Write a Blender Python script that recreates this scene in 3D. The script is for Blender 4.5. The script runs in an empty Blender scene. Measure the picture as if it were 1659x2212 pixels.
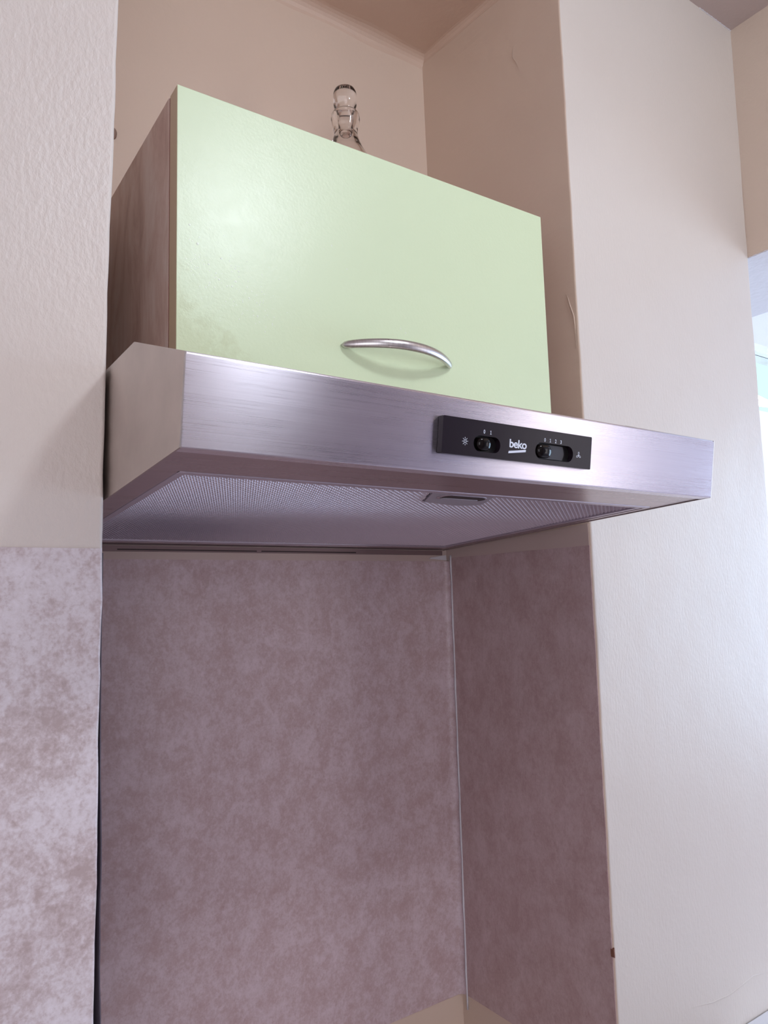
import bpy, math, random
from mathutils import Vector, Matrix

random.seed(7)
SC = bpy.context.scene
COL = SC.collection
R = math.radians

# ------------------------------------------------------------------ camera
def make_camera():
    yaw, pitch, roll = R(-34.71578), R(6.63672), R(-1.59446)
    F = Vector((-math.sin(yaw) * math.cos(pitch), math.cos(yaw) * math.cos(pitch), math.sin(pitch)))
    Rt = Vector((math.cos(yaw), math.sin(yaw), 0))
    U = Rt.cross(F)
    R2 = Rt * math.cos(roll) + U * math.sin(roll)
    U2 = -Rt * math.sin(roll) + U * math.cos(roll)
    cam = bpy.data.cameras.new('camera')
    cam.sensor_fit = 'HORIZONTAL'
    cam.sensor_width = 36
    cam.lens = 1593.263 / 1659 * 36
    cam.clip_start = .01
    o = bpy.data.objects.new('camera', cam)
    m = Matrix((R2, U2, -F)).transposed().to_4x4()
    m.translation = Vector((-.76323, -.93145, 1.43032))
    o.matrix_world = m
    COL.objects.link(o)
    SC.camera = o
make_camera()

# ------------------------------------------------------------------ light
SC.view_settings.view_transform = 'Standard'
SC.view_settings.look = 'None'
SC.view_settings.gamma = 1
SC.view_settings.use_curve_mapping = False
SC.view_settings.exposure = -0.07

W = bpy.data.worlds.new('sky'); SC.world = W; W.use_nodes = True
bg = W.node_tree.nodes['Background']
bg.inputs[0].default_value = (.72, .98, 1, 1); bg.inputs[1].default_value = 1.12

def light(name, kind, loc, energy, color, size, sy=None, target=None):
    l = bpy.data.lights.new(name, kind); l.energy = energy; l.color = color
    if kind == 'AREA':
        l.shape = 'RECTANGLE' if sy else 'DISK'; l.size = size
        if sy: l.size_y = sy
    else:
        l.shadow_soft_size = size
    o = bpy.data.objects.new(name, l); COL.objects.link(o); o.location = loc
    if target is not None:
        d = Vector(target) - Vector(loc)
        o.rotation_euler = d.to_track_quat('-Z', 'Y').to_euler()
    return o
# ceiling lamp of the kitchen, in front of the niche
light('ceiling_lamp_light', 'POINT', (-.10, -1.22, 2.33), 14.6, (.80, .895, 1), .07)
# daylight through the window of the room on the right
light('right_window_daylight', 'AREA', (2.9, -1.05, 1.42), 52, (.52, .72, 1), 1.6, 1.45, (0, -1.05, 1.42))
light('right_room_pink_fill', 'AREA', (1.60, -2.46, 1.45), 11, (1, .80, .80), 1.3, 1.2, (1.60, 0, 1.42))  # added unseen pinkish light, mirrored in the steel hood front
# daylight through the high window of the far wall
light('far_window_daylight', 'AREA', (2.0, .33, 2.15), 7, (.80, .86, 1), 1.4, .22, (1.7, -1.2, 0))
# added fill light at the unseen kitchen window behind the camera
light('kitchen_window_fill', 'AREA', (-1.25, -2.2, 1.45), 9, (.98, .90, 1), 1.0, 1.1, (-.9, 0, 1.2))

# ------------------------------------------------------------------ materials
def srgb(r, g, b):
    f = lambda c: (c / 255 / 12.92) if c / 255 <= .04045 else ((c / 255 + .055) / 1.055) ** 2.4
    return (f(r), f(g), f(b), 1)

class Mat:
    def __init__(s, name, color=(.8, .8, .8, 1), rough=.5, metal=0, **kw):
        s.m = bpy.data.materials.new(name); s.m.use_nodes = True
        s.t = s.m.node_tree; s.n = s.t.nodes; s.b = s.n['Principled BSDF']
        s.b.inputs['Base Color'].default_value = color
        s.b.inputs['Roughness'].default_value = rough
        s.b.inputs['Metallic'].default_value = metal
        for k, v in kw.items(): s.b.inputs[k.replace('_', ' ')].default_value = v
        s.tc = None
    def coord(s, scale=(1, 1, 1), rot=(0, 0, 0)):
        if not s.tc: s.tc = s.n.new('ShaderNodeTexCoord')
        mp = s.n.new('ShaderNodeMapping'); mp.inputs['Scale'].default_value = scale
        mp.inputs['Rotation'].default_value = rot
        s.t.links.new(s.tc.outputs['Object'], mp.inputs['Vector']); return mp.outputs[0]
    def noise(s, scale, detail=3, rough=.5, vec=None, dist=0):
        n = s.n.new('ShaderNodeTexNoise'); n.inputs['Scale'].default_value = scale
        n.inputs['Detail'].default_value = detail; n.inputs['Roughness'].default_value = rough
        n.inputs['Distortion'].default_value = dist
        s.t.links.new(vec if vec else s.coord(), n.inputs['Vector']); return n.outputs[0]
    def ramp(s, fac, stops):
        r = s.n.new('ShaderNodeValToRGB'); e = r.color_ramp.elements
        while len(e) < len(stops): e.new(.5)
        for x, (p, c) in zip(e, stops): x.position = p; x.color = c if len(c) == 4 else (*c, 1)
        s.t.links.new(fac, r.inputs[0]); return r.outputs[0]
    def mix(s, fac, a, b, mode='MIX'):
        m = s.n.new('ShaderNodeMix'); m.data_type = 'RGBA'; m.blend_type = mode
        for v, k in ((fac, 0), (a, 6), (b, 7)):
            if hasattr(v, 'is_linked'): s.t.links.new(v, m.inputs[k])
            else: m.inputs[k].default_value = v
        return m.outputs[2]
    def math(s, op, a, b=0):
        m = s.n.new('ShaderNodeMath'); m.operation = op
        for v, k in ((a, 0), (b, 1)):
            if hasattr(v, 'is_linked'): s.t.links.new(v, m.inputs[k])
            else: m.inputs[k].default_value = v
        return m.outputs[0]
    def bump(s, h, strength, dist, prev=None):
        b = s.n.new('ShaderNodeBump'); b.inputs['Strength'].default_value = strength
        b.inputs['Distance'].default_value = dist
        s.t.links.new(h, b.inputs['Height'])
        if prev: s.t.links.new(prev, b.inputs['Normal'])
        s.t.links.new(b.outputs[0], s.b.inputs['Normal']); return b.outputs[0]
    def col(s, o): s.t.links.new(o, s.b.inputs['Base Color']); return s
    def rgh(s, o): s.t.links.new(o, s.b.inputs['Roughness']); return s

def g(v): return (v, v, v, 1)
M = {}
def wall_paint(name, c, bscale, bdist, stretch=(1, 1, 1), rough=.42):
    m = Mat(name, c, rough)
    n = m.noise(6, 3)
    c2 = (c[0] * .94, c[1] * .925, c[2] * .92, 1)
    m.col(m.mix(n, c, c2))
    a = m.noise(bscale, 3, .55, m.coord(stretch))
    b = m.bump(a, .55, bdist)
    d = m.noise(14, 2)
    m.bump(d, .3, .004, b)
    M[name] = m.m; return m
wall_paint('cream_paint', (0.770, 0.591, 0.470, 1), 150, .0016)
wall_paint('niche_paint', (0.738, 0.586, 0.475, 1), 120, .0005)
wall_paint('pier_paint', (0.770, 0.690, 0.630, 1), 215, .0017, (1, 1, .6))
wall_paint('pier_paint_smooth', (0.745, 0.680, 0.620, 1), 300, .0006, (1, 1, .35))
wall_paint('shade_tint_band', (.62, .49, .44, 1), 120, .0005)  # niche wall tone with shade and pink bounce put into the colour
wall_paint('beam_paint', (0.686, 0.552, 0.451, 1), 120, .001)
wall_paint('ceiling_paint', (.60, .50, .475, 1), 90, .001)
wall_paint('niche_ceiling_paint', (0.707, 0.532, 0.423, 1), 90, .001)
wall_paint('white_paint', (.86, .85, .87, 1), 60, .003)
wall_paint('blush_paint', (.86, .77, .76, 1), 90, .001)
wall_paint('room_paint', (.70, .63, .60, 1), 120, .001)

def vinyl(name, dark, mid, pale, rough, stretch=(1, 1, 1), sc=1.0):
    m = Mat(name, mid, rough)
    v = m.coord(stretch)
    n1 = m.noise(22 * sc, 5, .6, v, .25)
    n2 = m.noise(95 * sc, 6, .68, v, .35)
    n3 = m.noise(300 * sc, 4, .6, v, .2)
    f = m.math('ADD', m.math('ADD', m.math('MULTIPLY', n1, .42), m.math('MULTIPLY', n2, .36)), m.math('MULTIPLY', n3, .22))
    c = m.ramp(f, [(.40, dark), (.47, mid), (.535, pale), (.62, (min(1, pale[0] * 1.1), min(1, pale[1] * 1.12), min(1, pale[2] * 1.14), 1))])
    sp = m.noise(170 * sc, 3, .6, v)
    c = m.mix(m.ramp(sp, [(.60, g(0)), (.75, g(.35))]), c, (dark[0] * .75, dark[1] * .62, dark[2] * .58, 1))
    m.col(c)
    b = m.noise(90, 3, .5)
    m.bump(b, .25, .001)
    M[name] = m.m
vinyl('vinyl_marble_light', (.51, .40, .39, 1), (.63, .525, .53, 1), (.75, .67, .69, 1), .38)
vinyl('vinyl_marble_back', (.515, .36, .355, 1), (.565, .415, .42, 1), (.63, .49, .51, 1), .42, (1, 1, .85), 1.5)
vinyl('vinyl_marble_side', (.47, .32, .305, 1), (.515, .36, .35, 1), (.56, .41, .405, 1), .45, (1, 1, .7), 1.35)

def steel(name, c, rough, axis, aniso=.75, streak=(1.5, 60, 420), lo=.90, hi=1.08):
    m = Mat(name, c, rough, 1)
    m.b.inputs['Anisotropic'].default_value = aniso
    cv = m.n.new('ShaderNodeCombineXYZ')
    for i in range(3): cv.inputs[i].default_value = axis[i]
    m.t.links.new(cv.outputs[0], m.b.inputs['Tangent'])
    v = m.coord(streak)
    n = m.noise(2.2, 4, .6, v)
    m.col(m.mix(m.ramp(n, [(.3, g(0)), (.7, g(1))]), tuple(x * lo for x in c[:3]) + (1,), tuple(min(1, x * hi) for x in c[:3]) + (1,)))
    sm = m.noise(9, 4, .6, m.coord((.6, 1, 3)))
    r = m.math('ADD', m.math('MULTIPLY', n, .16), m.math('MULTIPLY', sm, .14))
    m.rgh(m.math('ADD', r, rough - .15))
    m.bump(n, .12, .0003)
    M[name] = m.m
steel('brushed_steel', (.77, .725, .79, 1), .285, (0, 0, 1), .95, (1.5, 150, 1300), .95, 1.05)
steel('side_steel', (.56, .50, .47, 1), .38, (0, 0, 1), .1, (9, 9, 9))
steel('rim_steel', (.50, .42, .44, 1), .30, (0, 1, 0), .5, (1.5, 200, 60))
steel('handle_steel', (.60, .57, .57, 1), .30, (1, 0, 0), .2, (300, 40, 2))
M['filter_aluminium'] = Mat('filter_aluminium', (.55, .475, .53, 1), .38, .85).m
M['filter_frame'] = Mat('filter_frame', (.57, .51, .58, 1), .42, .7).m
M['filter_wool'] = Mat('filter_wool', (.085, .06, .085, 1), .7, .2).m
M['latch_plastic'] = Mat('latch_plastic', (.42, .39, .44, 1), .45, .2).m

# laminate door
m = Mat('green_laminate', (.66, .80, .56, 1), .36, 0, IOR=1.6)
st = m.noise(9, 5, .65, None, .8)
n = m.noise(60, 6, .72, None, .5)
# cooking grease gathered in the lower left corner of the door
sep = m.n.new('ShaderNodeSeparateXYZ'); m.t.links.new(m.coord(), sep.inputs[0])
gx = m.math('MULTIPLY', m.math('ADD', sep.outputs[0], .54), 7.5)
gz = m.math('MULTIPLY', m.math('SUBTRACT', sep.outputs[2], 1.64), 6.5)
far = m.math('ADD', gx, gz)
gf = m.math('SUBTRACT', m.math('ADD', m.math('MULTIPLY', n, 1.3), m.math('MULTIPLY', st, .7)), far)
gf = m.ramp(gf, [(.30, g(0)), (.62, g(.55))])
m.col(m.mix(gf, m.mix(st, (.725, .845, .57, 1), (.70, .815, .54, 1)), (.56, .62, .36, 1)))
m.rgh(m.math('ADD', m.math('MULTIPLY', n, .08), .30))
b = m.bump(m.noise(330, 2, .5), .30, .00035)
m.bump(m.ramp(n, [(.45, g(0)), (.7, g(1))]), .1, .0005, b)
M['green_laminate'] = m.m
M['edge_band'] = Mat('edge_band', (.60, .45, .30, 1), .45).m
M['red_gap'] = Mat('red_gap', (.22, .06, .04, 1), .5).m
m = Mat('carcass_laminate', (.3, .2, .17, 1), .42)
v = m.coord((1, 1, .32))
n = m.noise(24, 6, .68, v, .7)
m.col(m.ramp(n, [(.32, (.53, .335, .28, 1)), (.5, (.69, .50, .43, 1)), (.68, (.79, .64, .58, 1))]))
M['carcass_laminate'] = m.m
M['black_plastic'] = Mat('black_plastic', (.016, .010, .016, 1), .24, 0, Specular_IOR_Level=.22).m
M['black_slot'] = Mat('black_slot', (.004, .003, .004, 1), .5).m
M['slider_plate'] = Mat('slider_plate', (.022, .016, .024, 1), .4).m
M['gloss_black'] = Mat('gloss_black', (.006, .004, .004, 1), .12, 0, Specular_IOR_Level=.25).m
M['print_white'] = Mat('print_white', (.80, .84, .95, 1), .5).m
m = Mat('clear_glass', (.97, .96, .95, 1), .03, 0, IOR=1.44, Transmission_Weight=1.0); M['clear_glass'] = m.m
m = Mat('grease_drop', (.86, .93, .78, 1), .22, 0); M['grease_drop'] = m.m
M['white_enamel'] = Mat('white_enamel', (.80, .80, .84, 1), .35).m
M['sealant'] = Mat('sealant', (.72, .69, .72, 1), .30).m
M['peeled_backing'] = Mat('peeled_backing', (.11, .09, .12, 1), .6).m
M['brown_plug'] = Mat('brown_plug', (.30, .20, .16, 1), .5).m
M['bracket_brown'] = Mat('bracket_brown', (.26, .18, .18, 1), .4, .4).m
M['bracket_dark'] = Mat('bracket_dark', (.035, .02, .02, 1), .6).m
M['chip_brown'] = Mat('chip_brown', (.20, .08, .05, 1), .7).m
M['floor_tile'] = Mat('floor_tile', (.48, .40, .42, 1), .4).m
M['dark_wood'] = Mat('dark_wood', (.30, .27, .33, 1), .4).m
m = Mat('window_glass', (1, 1, 1, 1), 0, 0, IOR=1.05, Transmission_Weight=1.0); M['window_glass'] = m.m

# ------------------------------------------------------------------ mesh helpers
def link(name, verts, faces, mat, parent=None, smooth=False, bevel=0, seg=2):
    me = bpy.data.meshes.new(name)
    me.from_pydata([tuple(v) for v in verts], [], faces)
    import bmesh
    bm = bmesh.new(); bm.from_mesh(me)
    bmesh.ops.recalc_face_normals(bm, faces=bm.faces)
    bm.to_mesh(me); bm.free()
    mats = mat if isinstance(mat, (list, tuple)) else [mat]
    for k in mats: me.materials.append(M[k])
    if smooth:
        for p in me.polygons: p.use_smooth = True
    o = bpy.data.objects.new(name, me); COL.objects.link(o)
    if parent: o.parent = parent
    if bevel:
        b = o.modifiers.new('bevel', 'BEVEL'); b.width = bevel; b.segments = seg
        b.limit_method = 'ANGLE'; b.angle_limit = R(35)
    return o

class MB:
    def __init__(s): s.v = []; s.f = []
    def add(s, v, f):
        n = len(s.v); s.v += [tuple(p) for p in v]; s.f += [tuple(i + n for i in q) for q in f]; return s
    def hexa(s, c):  # 8 corners: bottom ring 0-3, top ring 4-7
        return s.add(c, [(0, 3, 2, 1), (4, 5, 6, 7), (0, 1, 5, 4), (1, 2, 6, 5), (2, 3, 7, 6), (3, 0, 4, 7)])
    def box(s, a, b):
        (x0, y0, z0), (x1, y1, z1) = a, b
        return s.hexa([(x0, y0, z0), (x1, y0, z0), (x1, y1, z0), (x0, y1, z0), (x0, y0, z1), (x1, y0, z1), (x1, y1, z1), (x0, y1, z1)])
    def rings(s, rings, cap=True, closed=False):
        k = len(rings[0]); n = len(s.v)
        for r in rings: s.v += [tuple(p) for p in r]
        m = len(rings)
        for i in range(m if closed else m - 1):
            a = n + i * k; b = n + ((i + 1) % m) * k
            for j in range(k):
                s.f.append((a + j, a + (j + 1) % k, b + (j + 1) % k, b + j))
        if cap and not closed:
            s.f.append(tuple(n + j for j in range(k))[::-1])
            s.f.append(tuple(n + (m - 1) * k + j for j in range(k)))
        return s
    def build(s, name, mat, parent=None, **kw): return link(name, s.v, s.f, mat, parent, **kw)

def lathe(cx, cy, prof, seg=48):
    mb = MB(); rings = []
    for r, z in prof:
        rings.append([(cx + r * math.cos(2 * math.pi * i / seg), cy + r * math.sin(2 * math.pi * i / seg), z) for i in range(seg)])
    mb.rings(rings, cap=False); return mb

def structure(o): o['kind'] = 'structure'; return o
def thing(name, label, cat, loc=(0, 0, 0), group=None):
    o = bpy.data.objects.new(name, None); COL.objects.link(o); o.empty_display_size = .05
    o['label'] = label; o['category'] = cat
    if group: o['group'] = group
    return o
def tag(o, label, cat): o['label'] = label; o['category'] = cat; return o

def interp(tab, z):
    if z <= tab[0][0]: return tab[0][1]
    for (a, x), (b, y) in zip(tab, tab[1:]):
        if z <= b: return x + (y - x) * (z - a) / (b - a)
    return tab[-1][1]

# ------------------------------------------------------------------ the room
ZC = 2.437          # kitchen ceiling
ZN = 2.366          # ceiling of the niche
D = .2902           # depth of the niche
# corners are a few millimetres out of plumb, as measured
EDGE_L = [(0, -.6080), (1.109, -.6078), (1.478, -.6071), (1.66, -.6068), (1.98, -.6007), (2.5, -.594)]
CORNER = [(0, .0037), (.83, .0037), (1.496, .0040), (1.9, -.004), (2.366, -.0100), (2.5, -.012)]
EDGE_R = [(0, .004), (.907, .0067), (1.49, .0102), (2.2765, .0122), (2.5, .013)]
JAMB = [(0, .455), (1.5, .460), (1.7177, .463), (2.0015, .4682), (2.437, .4802)]

def wavy(x, z, amp=.0007, s=0):
    return x + amp * (math.sin(z * 31 + s) * .5 + math.sin(z * 83 + s * 2) * .3 + math.sin(z * 197 + s * 3) * .2)

def levels(z0, z1, n): return [z0 + (z1 - z0) * i / n for i in range(n + 1)]

# wall_back
structure(MB().box((-.8, 0, 0), (.2, .12, 2.6)).build('wall_back', 'niche_paint'))

# left pier, its right-hand corner slightly rounded and uneven
rings = []
for z in levels(0, 2.6, 130):
    x = wavy(interp(EDGE_L, z), z, .0007, 1); y = -.2945; r = .0035
    ring = [(-1.8, y, z)]
    for k in range(6):
        a = R(-90 + 90 * k / 5)
        ring.append((x - r + r * math.cos(a), y + r + r * math.sin(a), z))
    ring += [(x - .003, .0, z), (-1.8, .0, z)]
    rings.append(ring)
structure(MB().rings(rings).build('wall_left', 'pier_paint'))

# right pier
rings = []
for z in levels(0, 2.6, 130):
    x = wavy(interp(EDGE_R, z), z, .0006, 4); xc = interp(CORNER, z); y = -D; r = .003
    xj = wavy(interp(JAMB, z), z, .001, 2)
    ring = [(xc, .0, z)]
    for k in range(6):
        a = R(180 + 90 * k / 5)
        ring.append((x + r + r * math.cos(a), y + r + r * math.sin(a), z))
    for k in range(6):
        a = R(-90 + 90 * k / 5)
        ring.append((xj - r + r * math.cos(a), y + r + r * math.sin(a), z))
    ring += [(xj, .36, z), (xc, .36, z)]
    rings.append(ring)
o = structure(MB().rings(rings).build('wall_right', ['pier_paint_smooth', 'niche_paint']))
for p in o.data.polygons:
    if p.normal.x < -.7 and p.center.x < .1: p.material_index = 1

# niche ceiling with its softly rounded cove along the back and the side
structure(MB().box((-.62, -.2935, ZN), (.02, .02, 2.6)).build('ceiling', 'niche_ceiling_paint'))
cv = []
for x in levels(-.60, .0, 30):
    r = .020 + .002 * math.sin(x * 40)
    cv.append([(x, 0.004, ZN + .004), (x, .004, ZN - r), (x, 0, ZN - r)] +
              [(x, -r + r * math.cos(R(a)), ZN - r + r * math.sin(R(a))) for a in (15, 30, 45, 60, 75)] + [(x, -r, ZN), (x, -r, ZN + .004)])
structure(MB().rings(cv).build('trim_1', 'niche_ceiling_paint', smooth=False))
cv = []
for y in levels(-.287, 0, 16):
    r = .010 + .001 * math.sin(y * 60)
    xo = interp(CORNER, ZN) + (interp(EDGE_R, ZN) - interp(CORNER, ZN)) * (-y / D)
    cv.append([(xo + .004, y, ZN + .004), (xo + .004, y, ZN - r), (xo, y, ZN - r)] +
              [(xo - r + r * math.cos(R(a)), y, ZN - r + r * math.sin(R(a))) for a in (20, 45, 70)] + [(xo - r, y, ZN), (xo - r, y, ZN + .004)])
structure(MB().rings(cv).build('trim_2', 'niche_ceiling_paint'))

# kitchen ceiling, outer walls, floor
structure(MB().box((-1.9, -2.45, ZC), (.4802, -.2902, 2.6)).build('ceiling', 'ceiling_paint'))
structure(MB().box((-1.95, -2.45, 0), (-1.8, .0, 2.6)).build('wall_outer_left', 'room_paint'))
fr = MB()
fr.box((-1.95, -2.55, 0), (.47, -2.42, .95)).box((-1.95, -2.55, 2.05), (.47, -2.42, 2.6))
fr.box((-1.95, -2.55, .95), (-1.75, -2.42, 2.05)).box((-.75, -2.55, .95), (.47, -2.42, 2.05))
structure(fr.build('wall_front', 'room_paint'))
structure(MB().box((-1.95, -2.55, -.1), (3.1, .5, 0)).build('floor', 'floor_tile'))

# lintel (beam) over the opening on the right and the wall beyond it
lt = MB()
lt.hexa([(.4682, -1.58, 2.0015), (.754, -1.58, 2.0015), (.754, 1.0, 2.0015), (.4682, 1.0, 2.0015),
         (.4802, -1.58, 2.6), (.754, -1.58, 2.6), (.754, 1.0, 2.6), (.4802, 1.0, 2.6)])
o = structure(lt.build('wall_lintel', ['beam_paint', 'white_paint'], bevel=.002))
for p in o.data.polygons:
    if p.normal.z < -.7: p.material_index = 1
structure(MB().box((.468, -2.55, 0), (.754, -1.58, 2.6)).build('wall_opening', 'dark_wood'))

# room beyond: far wall with a window, side wall with a window
fw = MB()
fw.box((.46, .36, 0), (3.1, .48, 2.03)).box((.46, .36, 2.27), (3.1, .48, 2.75)).box((.46, .36, 2.03), (1.25, .48, 2.27)).box((2.75, .36, 2.03), (3.1, .48, 2.27))
structure(fw.build('wall_far', 'white_paint'))
structure(MB().box((.754, -2.55, 2.65), (3.1, .48, 2.75)).build('ceiling', 'white_paint'))
sw = MB()
sw.box((3.0, -2.55, 0), (3.1, .4, .65)).box((3.0, -2.55, 2.18), (3.1, .4, 2.75)).box((3.0, -2.55, .65), (3.1, -1.87, 2.18)).box((3.0, -.23, .65), (3.1, .4, 2.18))
structure(sw.build('wall_outer_right', 'blush_paint'))
of = MB()
of.box((.754, -2.55, 0), (3.1, -2.47, .85)).box((.754, -2.55, 2.05), (3.1, -2.47, 2.75)).box((.754, -2.55, .85), (.95, -2.47, 2.05)).box((2.25, -2.55, .85), (3.1, -2.47, 2.05))
structure(of.build('wall_outer_front', 'blush_paint'))

def window(name, a, b, axis, t=.03):
    """frame of four bars with a centre bar, and the pane as a part"""
    (x0, y0, z0), (x1, y1, z1) = a, b
    f = MB()
    if axis == 'y':
        f.box((x0, y0, z0), (x0 + t, y1, z1)).box((x1 - t, y0, z0), (x1, y1, z1)).box((x0 + t, y0, z0), (x1 - t, y1, z0 + t)).box((x0 + t, y0, z1 - t), (x1 - t, y1, z1))
        xm = (x0 + x1) / 2; f.box((xm - t / 2, y0, z0 + t), (xm + t / 2, y1, z1 - t))
        pane = MB().box((x0 + t, (y0 + y1) / 2 - .002, z0 + t), (x1 - t, (y0 + y1) / 2 + .002, z1 - t))
    else:
        f.box((x0, y0, z0), (x1, y0 + t, z1)).box((x0, y1 - t, z0), (x1, y1, z1)).box((x0, y0 + t, z0), (x1, y1 - t, z0 + t)).box((x0, y0 + t, z1 - t), (x1, y1 - t, z1))
        ym = (y0 + y1) / 2; f.box((x0, ym - t / 2, z0 + t), (x1, ym + t / 2, z1 - t))
        pane = MB().box(((x0 + x1) / 2 - .002, y0 + t, z0 + t), ((x0 + x1) / 2 + .002, y1 - t, z1 - t))
    o = structure(f.build(name, 'white_enamel'))
    pane.build('window_pane', 'window_glass', o)
window('window_1', (1.25, .40, 2.03), (2.75, .44, 2.27), 'y', .006)
window('window_2', (3.03, -1.87, .65), (3.07, -.23, 2.18), 'x')
window('added_window_4', (.95, -2.52, .85), (2.25, -2.48, 2.05), 'y')  # added window around the pinkish light, in the unseen front wall
window('window_3', (-1.75, -2.50, .95), (-.75, -2.46, 2.05), 'y')

# ------------------------------------------------------------------ wall covering (marbled vinyl sheets)
ZT, ZB = 1.4915, .8300
def sheet_pier():
    rings = []
    for z in levels(.3, 1.4775, 80):
        x = wavy(interp(EDGE_L, z), z, .0007, 1) - .0014 + .0005 * (math.sin(z * 143) * math.sin(z * 51))
        rings.append([(-1.2, -.2960, z), (x - .001, -.2960, z), (x + .0004, -.2954, z), (x - .001, -.2948, z), (-1.2, -.2948, z)])
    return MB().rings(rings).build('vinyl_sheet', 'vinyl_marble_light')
tag(sheet_pier(), 'pale marbled pink vinyl sheet on the front of the left pier', 'wall covering')

# back sheet, curving a little into the corner
rings = []
for z in levels(ZB, ZT - .005, 40):
    xc = interp(CORNER, z); r = .011
    ring = [(-.605, -.0010, z), (xc - r, -.0010, z)]
    for k in range(1, 7):
        a = R(90 - 80 * k / 6)
        ring.append((xc - r + (r - .0012) * math.cos(a), -r - .0002 + (r - .001) * math.sin(a), z))
    ring += [(xc - .0002, -r, z), (xc - .0002, -.0002, z), (-.605, -.0002, z)]
    rings.append(ring)
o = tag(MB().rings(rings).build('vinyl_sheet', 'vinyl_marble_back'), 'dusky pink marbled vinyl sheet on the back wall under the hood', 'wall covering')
for p in o.data.polygons: p.use_smooth = True
try: o.data.set_sharp_from_angle(angle=R(40))
except Exception: pass

rings = []
for z in levels(ZB, ZT, 40):
    xc = interp(CORNER, z); xe = wavy(interp(EDGE_R, z), z, .0006, 4)
    y0 = -.0125; y1 = -D + .0022
    ax = xc + (xe - xc) * (-y0 / D); bx = xe - .0002
    rings.append([(ax - .0010, y0, z), (bx - .0008, y1, z), (bx + .001, y1, z), (ax + .001, y0, z)])
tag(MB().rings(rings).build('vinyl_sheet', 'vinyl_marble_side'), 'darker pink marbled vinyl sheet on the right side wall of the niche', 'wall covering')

# sheet on the left side wall of the niche, coming away from the edge near the bottom
rings = []
for z in levels(.3, 1.474, 90):
    x = interp(EDGE_L, z)
    lift = interp([(1.0, .0040), (1.11, .0046), (1.15, .0033), (1.19, .0030), (1.24, .0032), (1.29, .0014), (1.34, .0006), (1.40, 0)], z) * (1 + .05 * math.sin(z * 120))
    ring_in, ring_out = [], []
    for k in range(8):
        y = -.2925 + .045 * k / 7
        d = lift * math.exp(-((k / 7) / .45) ** 2)
        ring_out.append((x + d + .0006, y, z)); ring_in.append((x + d - .0002, y, z))
    rings.append(ring_out + [(x - .0005, -.005, z), (x - .0014, -.005, z)] + ring_in[::-1])
tag(MB().rings(rings).build('vinyl_sheet', 'peeled_backing'), 'lifted edge of dark vinyl sheet behind the corner of the left pier', 'wall covering')

# wall band between the sheets and the hood, shade and vinyl bounce painted in
bm_ = MB().box((-.604, -.0008, ZT - .006), (interp(CORNER, 1.5) - .001, -.0001, 1.5080)).build('shade_tint_band', 'shade_tint_band', bpy.data.objects['wall_back'])
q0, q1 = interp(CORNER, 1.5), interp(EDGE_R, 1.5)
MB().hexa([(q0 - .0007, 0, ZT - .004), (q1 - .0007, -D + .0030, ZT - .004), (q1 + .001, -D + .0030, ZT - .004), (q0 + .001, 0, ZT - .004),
           (q0 - .0007, 0, 1.5055), (q1 - .0007, -D + .0030, 1.5205), (q1 + .001, -D + .0030, 1.5205), (q0 + .001, 0, 1.5055)]).build('shade_tint_band', 'shade_tint_band', bpy.data.objects['wall_right'])
# pale sealant bead down the back corner
rings = []
for z in levels(ZB - .02, 1.4955, 50):
    xc = interp(CORNER, z) - .0010; w = .0014 + .0004 * math.sin(z * 60) + .0003 * math.sin(z * 133)
    rings.append([(xc + .0005, -.0125, z), (xc - w * .5, -.0127, z), (xc - w, -.0120, z), (xc - w - .0002, -.0105, z), (xc + .0005, -.009, z)])
tag(MB().rings(rings).build('sealant_bead', 'sealant', smooth=True), 'thin pale sealant bead running down the back corner of the niche', 'sealant')
MB().hexa([(-.034, -.0022, 1.4905), (.0015, -.0022, 1.4880), (.0015, -.0004, 1.4880), (-.034, -.0004, 1.4905), (-.030, -.0016, 1.4925), (.0012, -.0018, 1.4965), (.0012, -.0004, 1.4965), (-.030, -.0004, 1.4925)]).build('sealant_smear', 'sealant', bpy.data.objects['wall_back'])

# cracks and chips in the plaster, parts of the walls
def ridge(parent, pts, w, name, mat, axis='y', out=.0008):
    rings = []
    n = len(pts)
    for i, (a, b) in enumerate(pts):
        t = i / (n - 1); k = w * (math.sin(math.pi * t) ** .5 + .05)
        if axis == 'y': rings.append([(a, -D + .0012, b - k), (a, -D - out * (math.sin(math.pi * t) + .1), b), (a, -D + .0012, b + k)])
        else:
            x = interp(CORNER, b) + (interp(EDGE_R, b) - interp(CORNER, b)) * (-a / D)
            rings.append([(x + .0008, a - k, b), (x - out * (math.sin(math.pi * t) + .1), a, b), (x + .0008, a + k, b)])
    MB().rings(rings).build(name, mat, parent, smooth=True)
wr = bpy.data.objects['wall_right']
ridge(wr, [(-.2684, 1.8434), (-.2741, 1.8406), (-.2761, 1.8339), (-.2786, 1.823), (-.2835, 1.8073), (-.2845, 1.7908), (-.2848, 1.7603)], .0012, 'plaster_crack', 'niche_paint', 'x', .0012)
ridge(wr, [(-.2039, 2.2636), (-.2003, 2.2546), (-.2005, 2.2429), (-.2059, 2.234), (-.2091, 2.2243), (-.2105, 2.2158)], .0009, 'plaster_crack', 'niche_paint', 'x', .0007)
ridge(wr, [(.1312, .8816), (.1742, .8755), (.204, .8703), (.2454, .8676), (.2729, .8703), (.3075, .8743), (.3281, .8701), (.3454, .8664)], .0010, 'plaster_crack', 'pier_paint_smooth', 'y', .0010)
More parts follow.
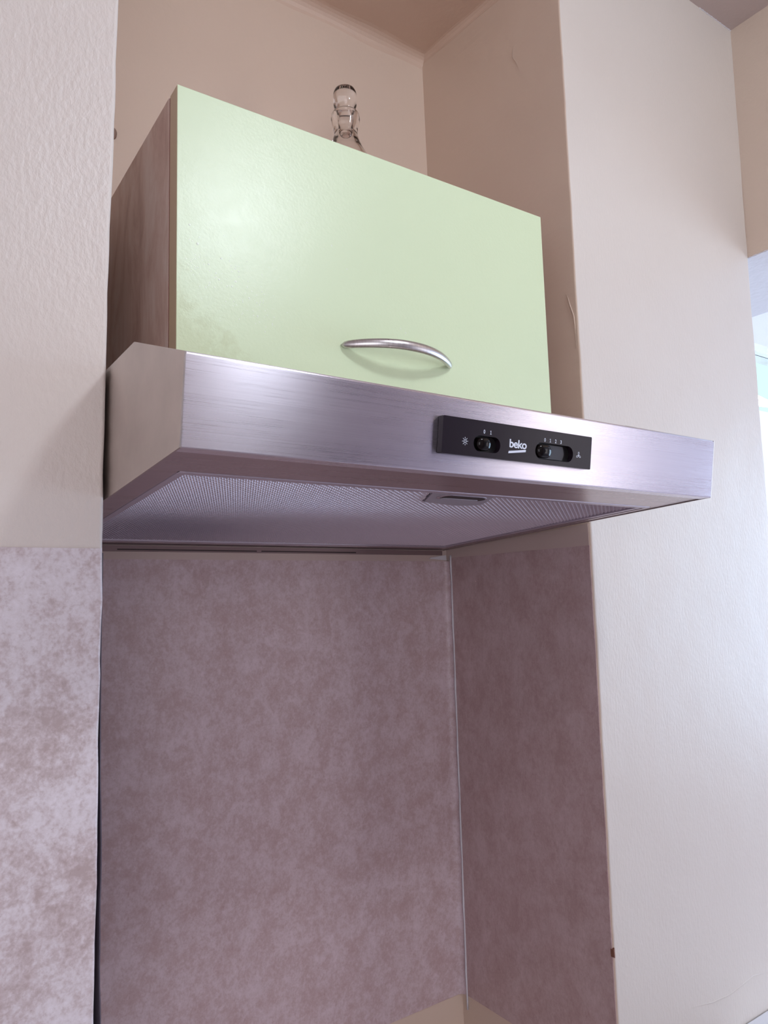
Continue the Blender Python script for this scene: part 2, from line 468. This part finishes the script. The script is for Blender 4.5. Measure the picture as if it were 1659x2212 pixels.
MB().hexa([(.0066, -D - .0003, .983), (.0085, -D - .0003, .982), (.0085, -D + .004, .982), (.0058, -D + .004, .983),
           (.0064, -D - .0003, .992), (.0080, -D - .0003, .994), (.0080, -D + .004, .994), (.0058, -D + .004, .992)]).build('paint_chip', 'chip_brown', wr)

def seam(parent, pts, w, name, mat):
    rings = []
    for i, p in enumerate(pts):
        r = w * (1 + .35 * math.sin(i * 2.3) + .25 * math.sin(i * 5.1)); p = Vector(p)
        d = (Vector(pts[min(i + 1, len(pts) - 1)]) - Vector(pts[max(i - 1, 0)])).normalized()
        n1 = d.cross(Vector((.3, -1, .8))).normalized(); n2 = d.cross(n1)
        rings.append([tuple(p + n1 * r * math.cos(k * math.pi / 4) + n2 * r * math.sin(k * math.pi / 4)) for k in range(8)])
    MB().rings(rings).build(name, mat, parent, smooth=True)
seam(wr, [(.4795 - .1 * i / 40, -D - .0002, ZC - .0004) for i in range(41)], .0010, 'ceiling_seam', 'sealant')
lin = bpy.data.objects['wall_lintel']
seam(lin, [(.4684, -D - .0005 - .2 * i / 60, 2.0012) for i in range(61)], .0011, 'edge_seam', 'sealant')
# small brown plug on the back wall, half behind the left pier
tag(lathe(0, 0, [(0, .006), (.004, .0055), (.0065, .003), (.0072, 0), (0, 0)], 24).build('wall_plug', 'brown_plug', smooth=True),
    'small round brown plug on the back wall beside the left pier', 'wall plug')
wp = bpy.data.objects['wall_plug']; wp.rotation_euler = (R(90), 0, 0); wp.location = (-.5335, 0, 2.0413); wp.scale = (1, 1.25, 1)

# ------------------------------------------------------------------ wall cabinet
cab = thing('wall_cabinet', 'wall cabinet with one pale green door and brown side above the cooker hood', 'cabinet')
X0, X1 = -.5416, -.0405
ZT0, ZT1, ZBOT = 1.9305, 1.9366, 1.6415
def slab(mb, x0, x1, y0, y1, z0, z1l, z1r):
    s = (z1r - z1l)
    mb.hexa([(x0, y0, z0), (x1, y0, z0), (x1, y1, z0), (x0, y1, z0), (x0, y0, z1l), (x1, y0, z1l + s), (x1, y1, z1l + s), (x0, y1, z1l)])
    return mb
t = .016
def zt(x): return ZT0 + (ZT1 - ZT0) * (x - X0) / (X1 - X0) + .0002
slab(MB(), X0, X0 + t, -.2565, -.001, ZBOT, zt(X0), zt(X0 + t)).build('side_panel', 'carcass_laminate', cab)
slab(MB(), X1 - t, X1, -.2565, -.001, ZBOT, zt(X1 - t), zt(X1)).build('side_panel', 'carcass_laminate', cab)
tp = MB()
tp.hexa([(X0 + t, -.2565, zt(X0 + t) - t), (X1 - t, -.2565, zt(X1 - t) - t), (X1 - t, -.001, zt(X1 - t) - t), (X0 + t, -.001, zt(X0 + t) - t),
         (X0 + t, -.2565, zt(X0 + t)), (X1 - t, -.2565, zt(X1 - t)), (X1 - t, -.001, zt(X1 - t)), (X0 + t, -.001, zt(X0 + t))])
tp.build('top_panel', 'carcass_laminate', cab)
MB().box((X0 + t, -.2565, ZBOT), (X1 - t, -.001, ZBOT + t)).build('bottom_panel', 'carcass_laminate', cab)
slab(MB(), X0 + .0004, X1 - .0004, -.2592, -.2565, ZBOT, ZT0 - .001, ZT1 - .001).build('edge_banding', 'red_gap', cab)
door = slab(MB(), X0, X1, -.2802, -.2592, ZBOT - .001, ZT0, ZT1).build('door', ['edge_band', 'green_laminate'], cab, bevel=.0006)
for p in door.data.polygons:
    if p.normal.y < -.7: p.material_index = 1
# bow handle
hx0, hx1, hz = -.3628, -.2106, 1.7000
rings = []; N = 48
for i in range(N + 1):
    t_ = -1 + 2 * i / N
    x = (hx0 + hx1) / 2 + (hx1 - hx0) / 2 * t_
    dist = .0305 * (1 - abs(t_) ** 2.15)
    dx = -(2.15 * .0305 * abs(t_) ** 1.15 * (1 if t_ > 0 else -1)) / ((hx1 - hx0) / 2)
    tg = Vector((1, -dx, 0)).normalized(); nr = Vector((-tg.y, tg.x, 0))
    e = (1 - abs(t_) ** 18) ** .5
    a_, b_ = .0030 * e + .0003, .0052 * (e * (.80 + .20 * (1 - t_ * t_))) + .0004
    c = Vector((x, -.2802 - dist - .0008, hz + .0022 * (1 - t_ * t_)))
    rings.append([tuple(c + nr * (a_ * math.cos(2 * math.pi * k / 16)) + Vector((0, 0, b_ * math.sin(2 * math.pi * k / 16)))) for k in range(16)])
hd = MB().rings(rings).build('handle', 'handle_steel', door, smooth=True)
hd['label'] = 'brushed steel bow handle'
# grease droplets on the lower left of the door
mb = MB()
def droplet(x, z, r):
    rr = []
    for k in range(4):
        a = R(90 * k / 4); rr.append([(x + r * math.cos(a) * math.cos(2 * math.pi * j / 10), -.2801 - r * .3 * math.sin(a), z + r * 1.1 * math.cos(a) * math.sin(2 * math.pi * j / 10)) for j in range(10)])
    mb.rings(rr)
for (x, z, s) in [(-.529, 1.790, 1), (-.521, 1.773, 1.3), (-.510, 1.755, .9), (-.497, 1.764, 1), (-.487, 1.759, .7), (-.479, 1.755, .9), (-.4995, 1.742, 1),
                  (-.482, 1.744, 1), (-.486, 1.738, .9), (-.470, 1.741, .7), (-.468, 1.730, .9), (-.459, 1.713, 1), (-.504, 1.733, .7), (-.513, 1.731, .7),
                  (-.426, 1.7235, .6), (-.401, 1.828, .7), (-.371, 1.810, .8), (-.3525, 1.788, .8), (-.3805, 1.804, .6), (-.296, 1.7285, .0), (-.282, 1.7340, .8), (-.275, 1.7300, .8)]:
    if s: droplet(x, z, .0010 * s)
for i in range(190):
    x = random.uniform(-.533, -.44); z = random.gauss(1.752 - (x + .53) * .35, .018)
    if z > 1.68: droplet(x, z, random.uniform(.0003, .0007))
gd = mb.build('grease_droplets', 'grease_drop', door, smooth=True); gd['kind'] = 'stuff'

# ------------------------------------------------------------------ glass decanter on the cabinet
dec = thing('glass_decanter', 'clear glass decanter with a round stopper standing on the wall cabinet', 'decanter')
cx, cy, zb = -.2480, -.12, zt(-.248) + .0006
outer = [(.0, zb), (.036, zb), (.041, zb + .003), (.043, zb + .012), (.043, zb + .055), (.040, zb + .078), (.032, zb + .100), (.0245, zb + .114), (.0195, zb + .126),
         (.0165, zb + .137), (.0172, zb + .145), (.0192, zb + .153), (.0203, zb + .160), (.0196, zb + .166), (.0175, zb + .1695), (.0150, zb + .171)]
inner = [(.0125, zb + .1705), (.0122, zb + .165), (.0112, zb + .150), (.0105, zb + .137), (.014, zb + .126), (.019, zb + .115), (.028, zb + .099), (.036, zb + .077), (.039, zb + .055), (.039, zb + .013), (.034, zb + .008), (.0, zb + .007)]
o = lathe(cx, cy, outer + inner, 64).build('bottle', 'clear_glass', dec, smooth=True)
st_ = [(.0, zb + .136), (.0085, zb + .1365), (.0100, zb + .139), (.0108, zb + .150), (.0118, zb + .165), (.0121, zb + .1705), (.0128, zb + .1735), (.0135, zb + .176),
       (.0155, zb + .1795), (.0164, zb + .184), (.0167, zb + .192), (.0163, zb + .199), (.0145, zb + .2035), (.0100, zb + .2065), (.0050, zb + .2078), (.0, zb + .2080)]
lathe(cx, cy, st_, 64).build('stopper', 'clear_glass', dec, smooth=True)

# ------------------------------------------------------------------ cooker hood
hood = thing('range_hood', 'brushed steel cooker hood with black control panel below the green cabinet', 'cooker hood')
HX0, HX1 = -.6045, -.0045
P1 = (-.4814, 1.5923); P2 = (-.4723, 1.5304); P3 = (-.3680, 1.6334); P4 = (-.0015, 1.6352)
SB = -.0572
def bz(y): return P2[1] + SB * (y - P2[0])
P5 = (-.0015, bz(-.0015))
prof = [P2, P1, P3, P4, P5]
def prism(mb, prof, x0, x1):
    mb.rings([[(x0, y, z) for y, z in prof], [(x1, y, z) for y, z in prof]]); return mb
prism(MB(), prof, HX0, HX0 + .0014).build('side_panel', 'side_steel', hood)
prism(MB(), prof, HX1 - .0014, HX1).build('side_panel', 'side_steel', hood)
# upper body, hollow below
body = [(P2[0] + .0030, P2[1] + .012), (P1[0] + .0016, P1[1] - .0006), (P3[0], P3[1] - .0008), (P4[0], P4[1] - .0008), (P5[0], P5[1] + .014)]
prism(MB(), body, HX0 + .0014, HX1 - .0014).build('body', 'side_steel', hood)
# front panel, folded over at top and bottom
n_ = Vector((0, P2[1] - P1[1], P1[0] - P2[0])).normalized()
n_ = n_ if n_.y < 0 else -n_          # outward normal of the front (slightly downwards)
def fillet(p, q, r_, rad, n=5):
    p, q, r_ = Vector(p), Vector(q), Vector(r_)
    u, v = (p - q).normalized(), (r_ - q).normalized()
    th = u.angle(v); d = rad / math.tan(th / 2); c = q + (u + v).normalized() * rad / math.sin(th / 2)
    a, b = q + u * d - c, q + v * d - c
    return [tuple(c + (a.lerp(b, i / n)).normalized() * rad) for i in range(n + 1)]
A_ = (P2[0] + .012, bz(P2[0] + .012) + .0004); Z_ = (P1[0] + .010, P1[1] + .0036)
fp = [A_] + fillet(A_, P2, P1, .0012) + fillet(P2, P1, Z_, .0022) + [Z_, (P1[0] + .010, P1[1] + .0024), (P1[0] + .0030, P1[1] - .0006), (P2[0] + .0020, P2[1] + .0020), (P2[0] + .012, bz(P2[0] + .012) + .0016)]
fo = prism(MB(), fp, HX0 + .0010, HX1 - .0010).build('front_panel', 'brushed_steel', hood, smooth=True)
try: fo.data.set_sharp_from_angle(angle=R(40))
except Exception: pass
# flat frame round the filter
FX0, FX1, FY0, FY1 = -.5810, -.0165, -.4035, -.022
fr = MB()
def plate(mb, x0, x1, y0, y1, dz0, dz1):
    mb.hexa([(x0, y0, bz(y0) + dz0), (x1, y0, bz(y0) + dz0), (x1, y1, bz(y1) + dz0), (x0, y1, bz(y1) + dz0),
             (x0, y0, bz(y0) + dz1), (x1, y0, bz(y0) + dz1), (x1, y1, bz(y1) + dz1), (x0, y1, bz(y1) + dz1)]); return mb
plate(fr, HX0 + .0014, HX1 - .0014, P2[0] + .0115, FY0, .0010, .012)
plate(fr, HX0 + .0014, HX1 - .0014, FY1, -.0020, .0010, .012)
plate(fr, HX0 + .0014, FX0, FY0, FY1, .0010, .012)
plate(fr, FX1, HX1 - .0014, FY0, FY1, .0010, .012)
fr.build('bottom_frame', 'rim_steel', hood, bevel=.0004)
# grease filter
flt = MB(); w = .0075
plate(flt, FX0 + .0012, FX1 - .0012, FY0 + .0008, FY0 + .0008 + w, .0004, .0080)
plate(flt, FX0 + .0012, FX1 - .0012, FY1 - .0008 - w, FY1 - .0008, .0016, .0080)
plate(flt, FX0 + .0012, FX0 + .0012 + w, FY0 + .0008 + w, FY1 - .0008 - w, .0016, .0080)
plate(flt, FX1 - .0012 - w, FX1 - .0012, FY0 + .0008 + w, FY1 - .0008 - w, .0016, .0080)
gf_ = flt.build('grease_filter', 'filter_frame', hood, bevel=.0008)
mx0, mx1, my0, my1 = FX0 + .006, FX1 - .006, FY0 + .006, FY1 - .006
plate(MB(), mx0, mx1, my0, my1, .0062, .0085).build('filter_backing', 'filter_wool', gf_)
mesh = MB()
PX, PY = .0071, .0055
# latch plate outline (x, y), used to keep the screen clear of it
latch = [(-.3075, -.345), (-.3330, -.3945), (-.2545, -.3945), (-.2400, -.366), (-.2330, -.350), (-.2450, -.3395), (-.2640, -.3370)]
def inside(x, y, poly):
    c = False
    for (xa, ya), (xb, yb) in zip(poly, poly[1:] + poly[:1]):
        if (ya > y) != (yb > y) and x < (xb - xa) * (y - ya) / (yb - ya) + xa: c = not c
    return c
for fam in (1, -1):
    L = (my1 - my0)
    k0 = int((mx0 - (L * PX / PY)) / PX) - 2; k1 = int((mx1 + L * PX / PY) / PX) + 2
    for k in range(k0, k1):
        run = []
        steps = int(L / (PY / 4))
        for i in range(steps + 1):
            y = my0 + L * i / steps
            s = (y - my0) / PY
            x = k * PX + fam * s * PX
            ok = mx0 < x < mx1 and not inside(x, y, latch)
            if ok:
                dz = .0042 - .0007 * math.cos(2 * math.pi * s * 2)
                zc = bz(y) + dz; r = .00056
                run.append([(x - r * 1.25, y, zc + .0004), (x, y, zc - r), (x + r * 1.25, y, zc + .0004)])
            if (not ok or i == steps) and run:
                if len(run) > 1: mesh.rings(run)
                run = []
mesh.build('filter_screen', 'filter_aluminium', gf_)
def bpoly(poly, d0, d1):
    return MB().rings([[(x, y, bz(y) + d0) for x, y in poly], [(x, y, bz(y) + d1) for x, y in poly]])
lp = bpoly(latch, .0024, .0050).build('latch_plate', 'latch_plastic', gf_, bevel=.0005)
rr = []
def stadium(cx, cy, hl, hh, n=8, lean=0):
    out = []
    for k in range(n + 1):
        a = R(-90 + 180 * k / n); out.append((cx + hl - hh + hh * math.cos(a), cy + hh * math.sin(a)))
    for k in range(n + 1):
        a = R(90 + 180 * k / n); out.append((cx - hl + hh + hh * math.cos(a), cy + hh * math.sin(a)))
    return out
bpoly(stadium(-.283, -.3755, .0300, .0100), .0018, .0026).build('latch_rim', 'filter_aluminium', gf_, bevel=.0004)
bpoly(stadium(-.2815, -.3765, .0262, .0078), .0012, .0020).build('latch_slot', 'bracket_dark', gf_)
bpoly(stadium(-.2840, -.3720, .0235, .0036), .0006, .0014).build('latch_tongue', 'latch_plastic', gf_)

# bracket strip behind the hood
rb = MB().box((-.600, -.0060, 1.4960), (-.010, -.0012, 1.5030)).build('rear_bracket', 'bracket_brown', hood)
MB().box((-.520, -.0066, 1.4975), (-.335, -.0058, 1.4990)).build('bracket_slot', 'bracket_dark', rb)
MB().box((-.328, -.0066, 1.4975), (-.175, -.0058, 1.4990)).build('bracket_slot', 'bracket_dark', rb)

# control panel, laid out in the plane of the hood front (x, up, out)
O = Vector((0, P2[0], P2[1])); UP = (Vector((0, P1[0], P1[1])) - O).normalized(); OUT = n_
def fpnt(x, v, o): p = O + UP * v + OUT * o; return (x, p.y, p.z)
def prof_plate(poly, o0, o1): return MB().rings([[fpnt(x, v, o0) for x, v in poly], [fpnt(x, v, o1) for x, v in poly]])
PL, PR, PB, PT = -.3934, -.2145, .0150, .0454
S1 = (-.3451, .0263, .0150, .0067); S2 = (-.2637, .0267, .0245, .0073)
cu = bpy.data.curves.new('control_panel', 'CURVE'); cu.dimensions = '2D'; cu.fill_mode = 'BOTH'
def spline(pts):
    s = cu.splines.new('POLY'); s.points.add(len(pts) - 1); s.use_cyclic_u = True
    for p, (x, y) in zip(s.points, pts): p.co = (x, y, 0, 1)
def rrect(x0, x1, y0, y1, r, n=5):
    out = []
    for cx_, cy_, a0 in ((x1 - r, y0 + r, -90), (x1 - r, y1 - r, 0), (x0 + r, y1 - r, 90), (x0 + r, y0 + r, 180)):
        for k in range(n + 1): a = R(a0 + 90 * k / n); out.append((cx_ + r * math.cos(a), cy_ + r * math.sin(a)))
    return out
spline(rrect(PL, PR, PB, PT, .0010)); spline(stadium(*S1, 12)); spline(stadium(*S2, 12))
cu.extrude = .0030
tmp = bpy.data.objects.new('tmp', cu); COL.objects.link(tmp)
def curve_mesh(tmp):
    dg = bpy.context.evaluated_depsgraph_get(); dg.update()
    return bpy.data.meshes.new_from_object(tmp.evaluated_get(dg))
me = curve_mesh(tmp); bpy.data.objects.remove(tmp)
for v in me.vertices:
    c = v.co.copy(); v.co = fpnt(c.x, c.y, .0033 + c.z)
me.name = 'control_panel'; me.materials.clear(); me.materials.append(M['black_plastic'])
cp = bpy.data.objects.new('control_panel', me); COL.objects.link(cp); cp.parent = hood
cp['label'] = 'black plastic panel with two slide switches'
b = cp.modifiers.new('bevel', 'BEVEL'); b.width = .0003; b.segments = 2; b.limit_method = 'ANGLE'
prof_plate(stadium(S1[0], S1[1], S1[2] + .001, S1[3] + .001), .0002, .0008).build('switch_recess', 'black_slot', cp)
prof_plate(stadium(S2[0], S2[1], S2[2] + .001, S2[3] + .001), .0002, .0008).build('switch_recess', 'black_slot', cp)
prof_plate([(-.2850, .0205), (-.2500, .0205), (-.2478, .0267), (-.2500, .0330), (-.2850, .0330)], .0022, .0030).build('switch_slide', 'slider_plate', cp)
def knob(cx_, cv_, hl, hh):
    rings = []
    for (s, o_) in ((1, .0012), (1, .0058), (.93, .0070), (.78, .0079), (.55, .0085), (.28, .0088), (.05, .0089)):
        rings.append([fpnt(cx_ + (x - cx_) * (s if s == 1 else s), cv_ + (v - cv_) * s, o_) for x, v in stadium(cx_, cv_, hl, hh, 10)])
    return MB().rings(rings).build('slider_knob', 'gloss_black', cp, smooth=True)
knob(-.3487, .0262, .0078, .0056)
knob(-.2770, .0267, .0092, .0060)

def text_mesh(txt, name, x0, x1, v0, v1, offset=0, sheet=.0064, spacing=1.0):
    tc = bpy.data.curves.new(name, 'FONT'); tc.body = txt; tc.offset = offset; tc.space_character = spacing
    tc.resolution_u = 6
    tmp = bpy.data.objects.new('tmp', tc); COL.objects.link(tmp)
    me = curve_mesh(tmp); bpy.data.objects.remove(tmp)
    xs = [v.co.x for v in me.vertices]; ys = [v.co.y for v in me.vertices]
    ax, bx, ay, by = min(xs), max(xs), min(ys), max(ys)
    for v in me.vertices:
        x = x0 + (v.co.x - ax) / (bx - ax) * (x1 - x0); u = v0 + (v.co.y - ay) / (by - ay) * (v1 - v0)
        v.co = fpnt(x, u, sheet)
    me.name = name; me.materials.clear(); me.materials.append(M['print_white'])
    o = bpy.data.objects.new(name, me); COL.objects.link(o); o.parent = cp; return o
text_mesh('beko', 'logo_lettering', -.3196, -.2990, .0262, .0335, .022, spacing=.93)
prof_plate([(-.3206, .0211), (-.3000, .0238), (-.2998, .0258), (-.3202, .0231)], .00634, .0065).build('logo_underline', 'print_white', cp)
def digit(ch, x, v):
    if ch != '1':
        return text_mesh(ch, 'digit', x - .0009, x + .0009, v - .0016, v + .0016, .008)
    o0, o1 = .00634, .0065; w = .0002
    m1 = MB()
    for a, b in (((x - w, v - .0016), (x + w, v + .0016)), ((x - .0008, v - .0016), (x + .0008, v - .0012))):
        m1.rings([[fpnt(a[0], a[1], o), fpnt(b[0], a[1], o), fpnt(b[0], b[1], o), fpnt(a[0], b[1], o)] for o in (o0, o1)])
    m1.rings([[fpnt(x - .0008, v + .0009, o), fpnt(x - w, v + .0012, o), fpnt(x - w, v + .0016, o), fpnt(x - .0008, v + .0013, o)] for o in (o0, o1)])
    return m1.build('digit', 'print_white', cp)
for ch, x, v in (('0', -.3490, .0366), ('1', -.3417, .0365)):
    digit(ch, x, v)
for ch, x, v in (('0', -.2768, .0368), ('1', -.2700, .0368), ('2', -.2630, .0368), ('3', -.2562, .0368)):
    digit(ch, x, v)
# light symbol
def stroke(mb, pts, w, closed=False, o0=.00634, o1=.0065):
    n = len(pts); L_, R_ = [], []
    for i, p in enumerate(pts):
        a = pts[(i - 1) % n] if closed or i > 0 else p; b_ = pts[(i + 1) % n] if closed or i < n - 1 else p
        d = Vector((b_[0] - a[0], b_[1] - a[1])).normalized(); nn = Vector((-d.y, d.x)) * w / 2
        L_.append((p[0] + nn.x, p[1] + nn.y)); R_.append((p[0] - nn.x, p[1] - nn.y))
    mb.rings([[fpnt(*l, o0), fpnt(*l, o1), fpnt(*r, o1), fpnt(*r, o0)] for l, r in zip(L_, R_)], cap=not closed, closed=closed)
mb = MB(); sx, sv = -.3695, .0267
stroke(mb, [(sx + .0011 * math.cos(R(a)), sv + .0012 * math.sin(R(a))) for a in range(0, 360, 20)], .00042, True)
for k in range(8):
    a = R(45 * k + 3); stroke(mb, [(sx + .0019 * math.cos(a), sv + .0020 * math.sin(a)), (sx + .0031 * math.cos(a), sv + .0034 * math.sin(a))], .0004)
mb.build('light_symbol', 'print_white', cp)
mb = MB(); fx, fv = -.2318, .0268
for k in range(3):
    a = R(90 + 120 * k); pts = []
    for j in range(14):
        t_ = j / 14 * 2 * math.pi
        l = .0017 - .0015 * math.cos(t_); s_ = .0009 * math.sin(t_) * (.55 + .45 * (l / .0032))
        pts.append((fx + l * math.cos(a) - s_ * math.sin(a), fv + l * math.sin(a) + s_ * math.cos(a)))
    stroke(mb, pts, .00034, True)
mb.build('fan_symbol', 'print_white', cp)

# ------------------------------------------------------------------ low white cupboard in the bottom right corner
cb = thing('low_cupboard', 'low white cupboard top against the right pier in the bottom right corner', 'cupboard')
MB().box((.235, -.62, .795), (.455, -.2915, .820)).build('worktop', 'white_enamel', cb, bevel=.002)
MB().box((.245, -.59, 0), (.450, -.2925, .795)).build('cupboard_body', 'white_enamel', cb)
d_ = MB().box((.247, -.608, .06), (.448, -.591, .790)).build('door', 'white_enamel', cb, bevel=.002)
MB().box((.262, -.626, .60), (.272, -.608, .72)).build('door_handle', 'handle_steel', d_, bevel=.002)
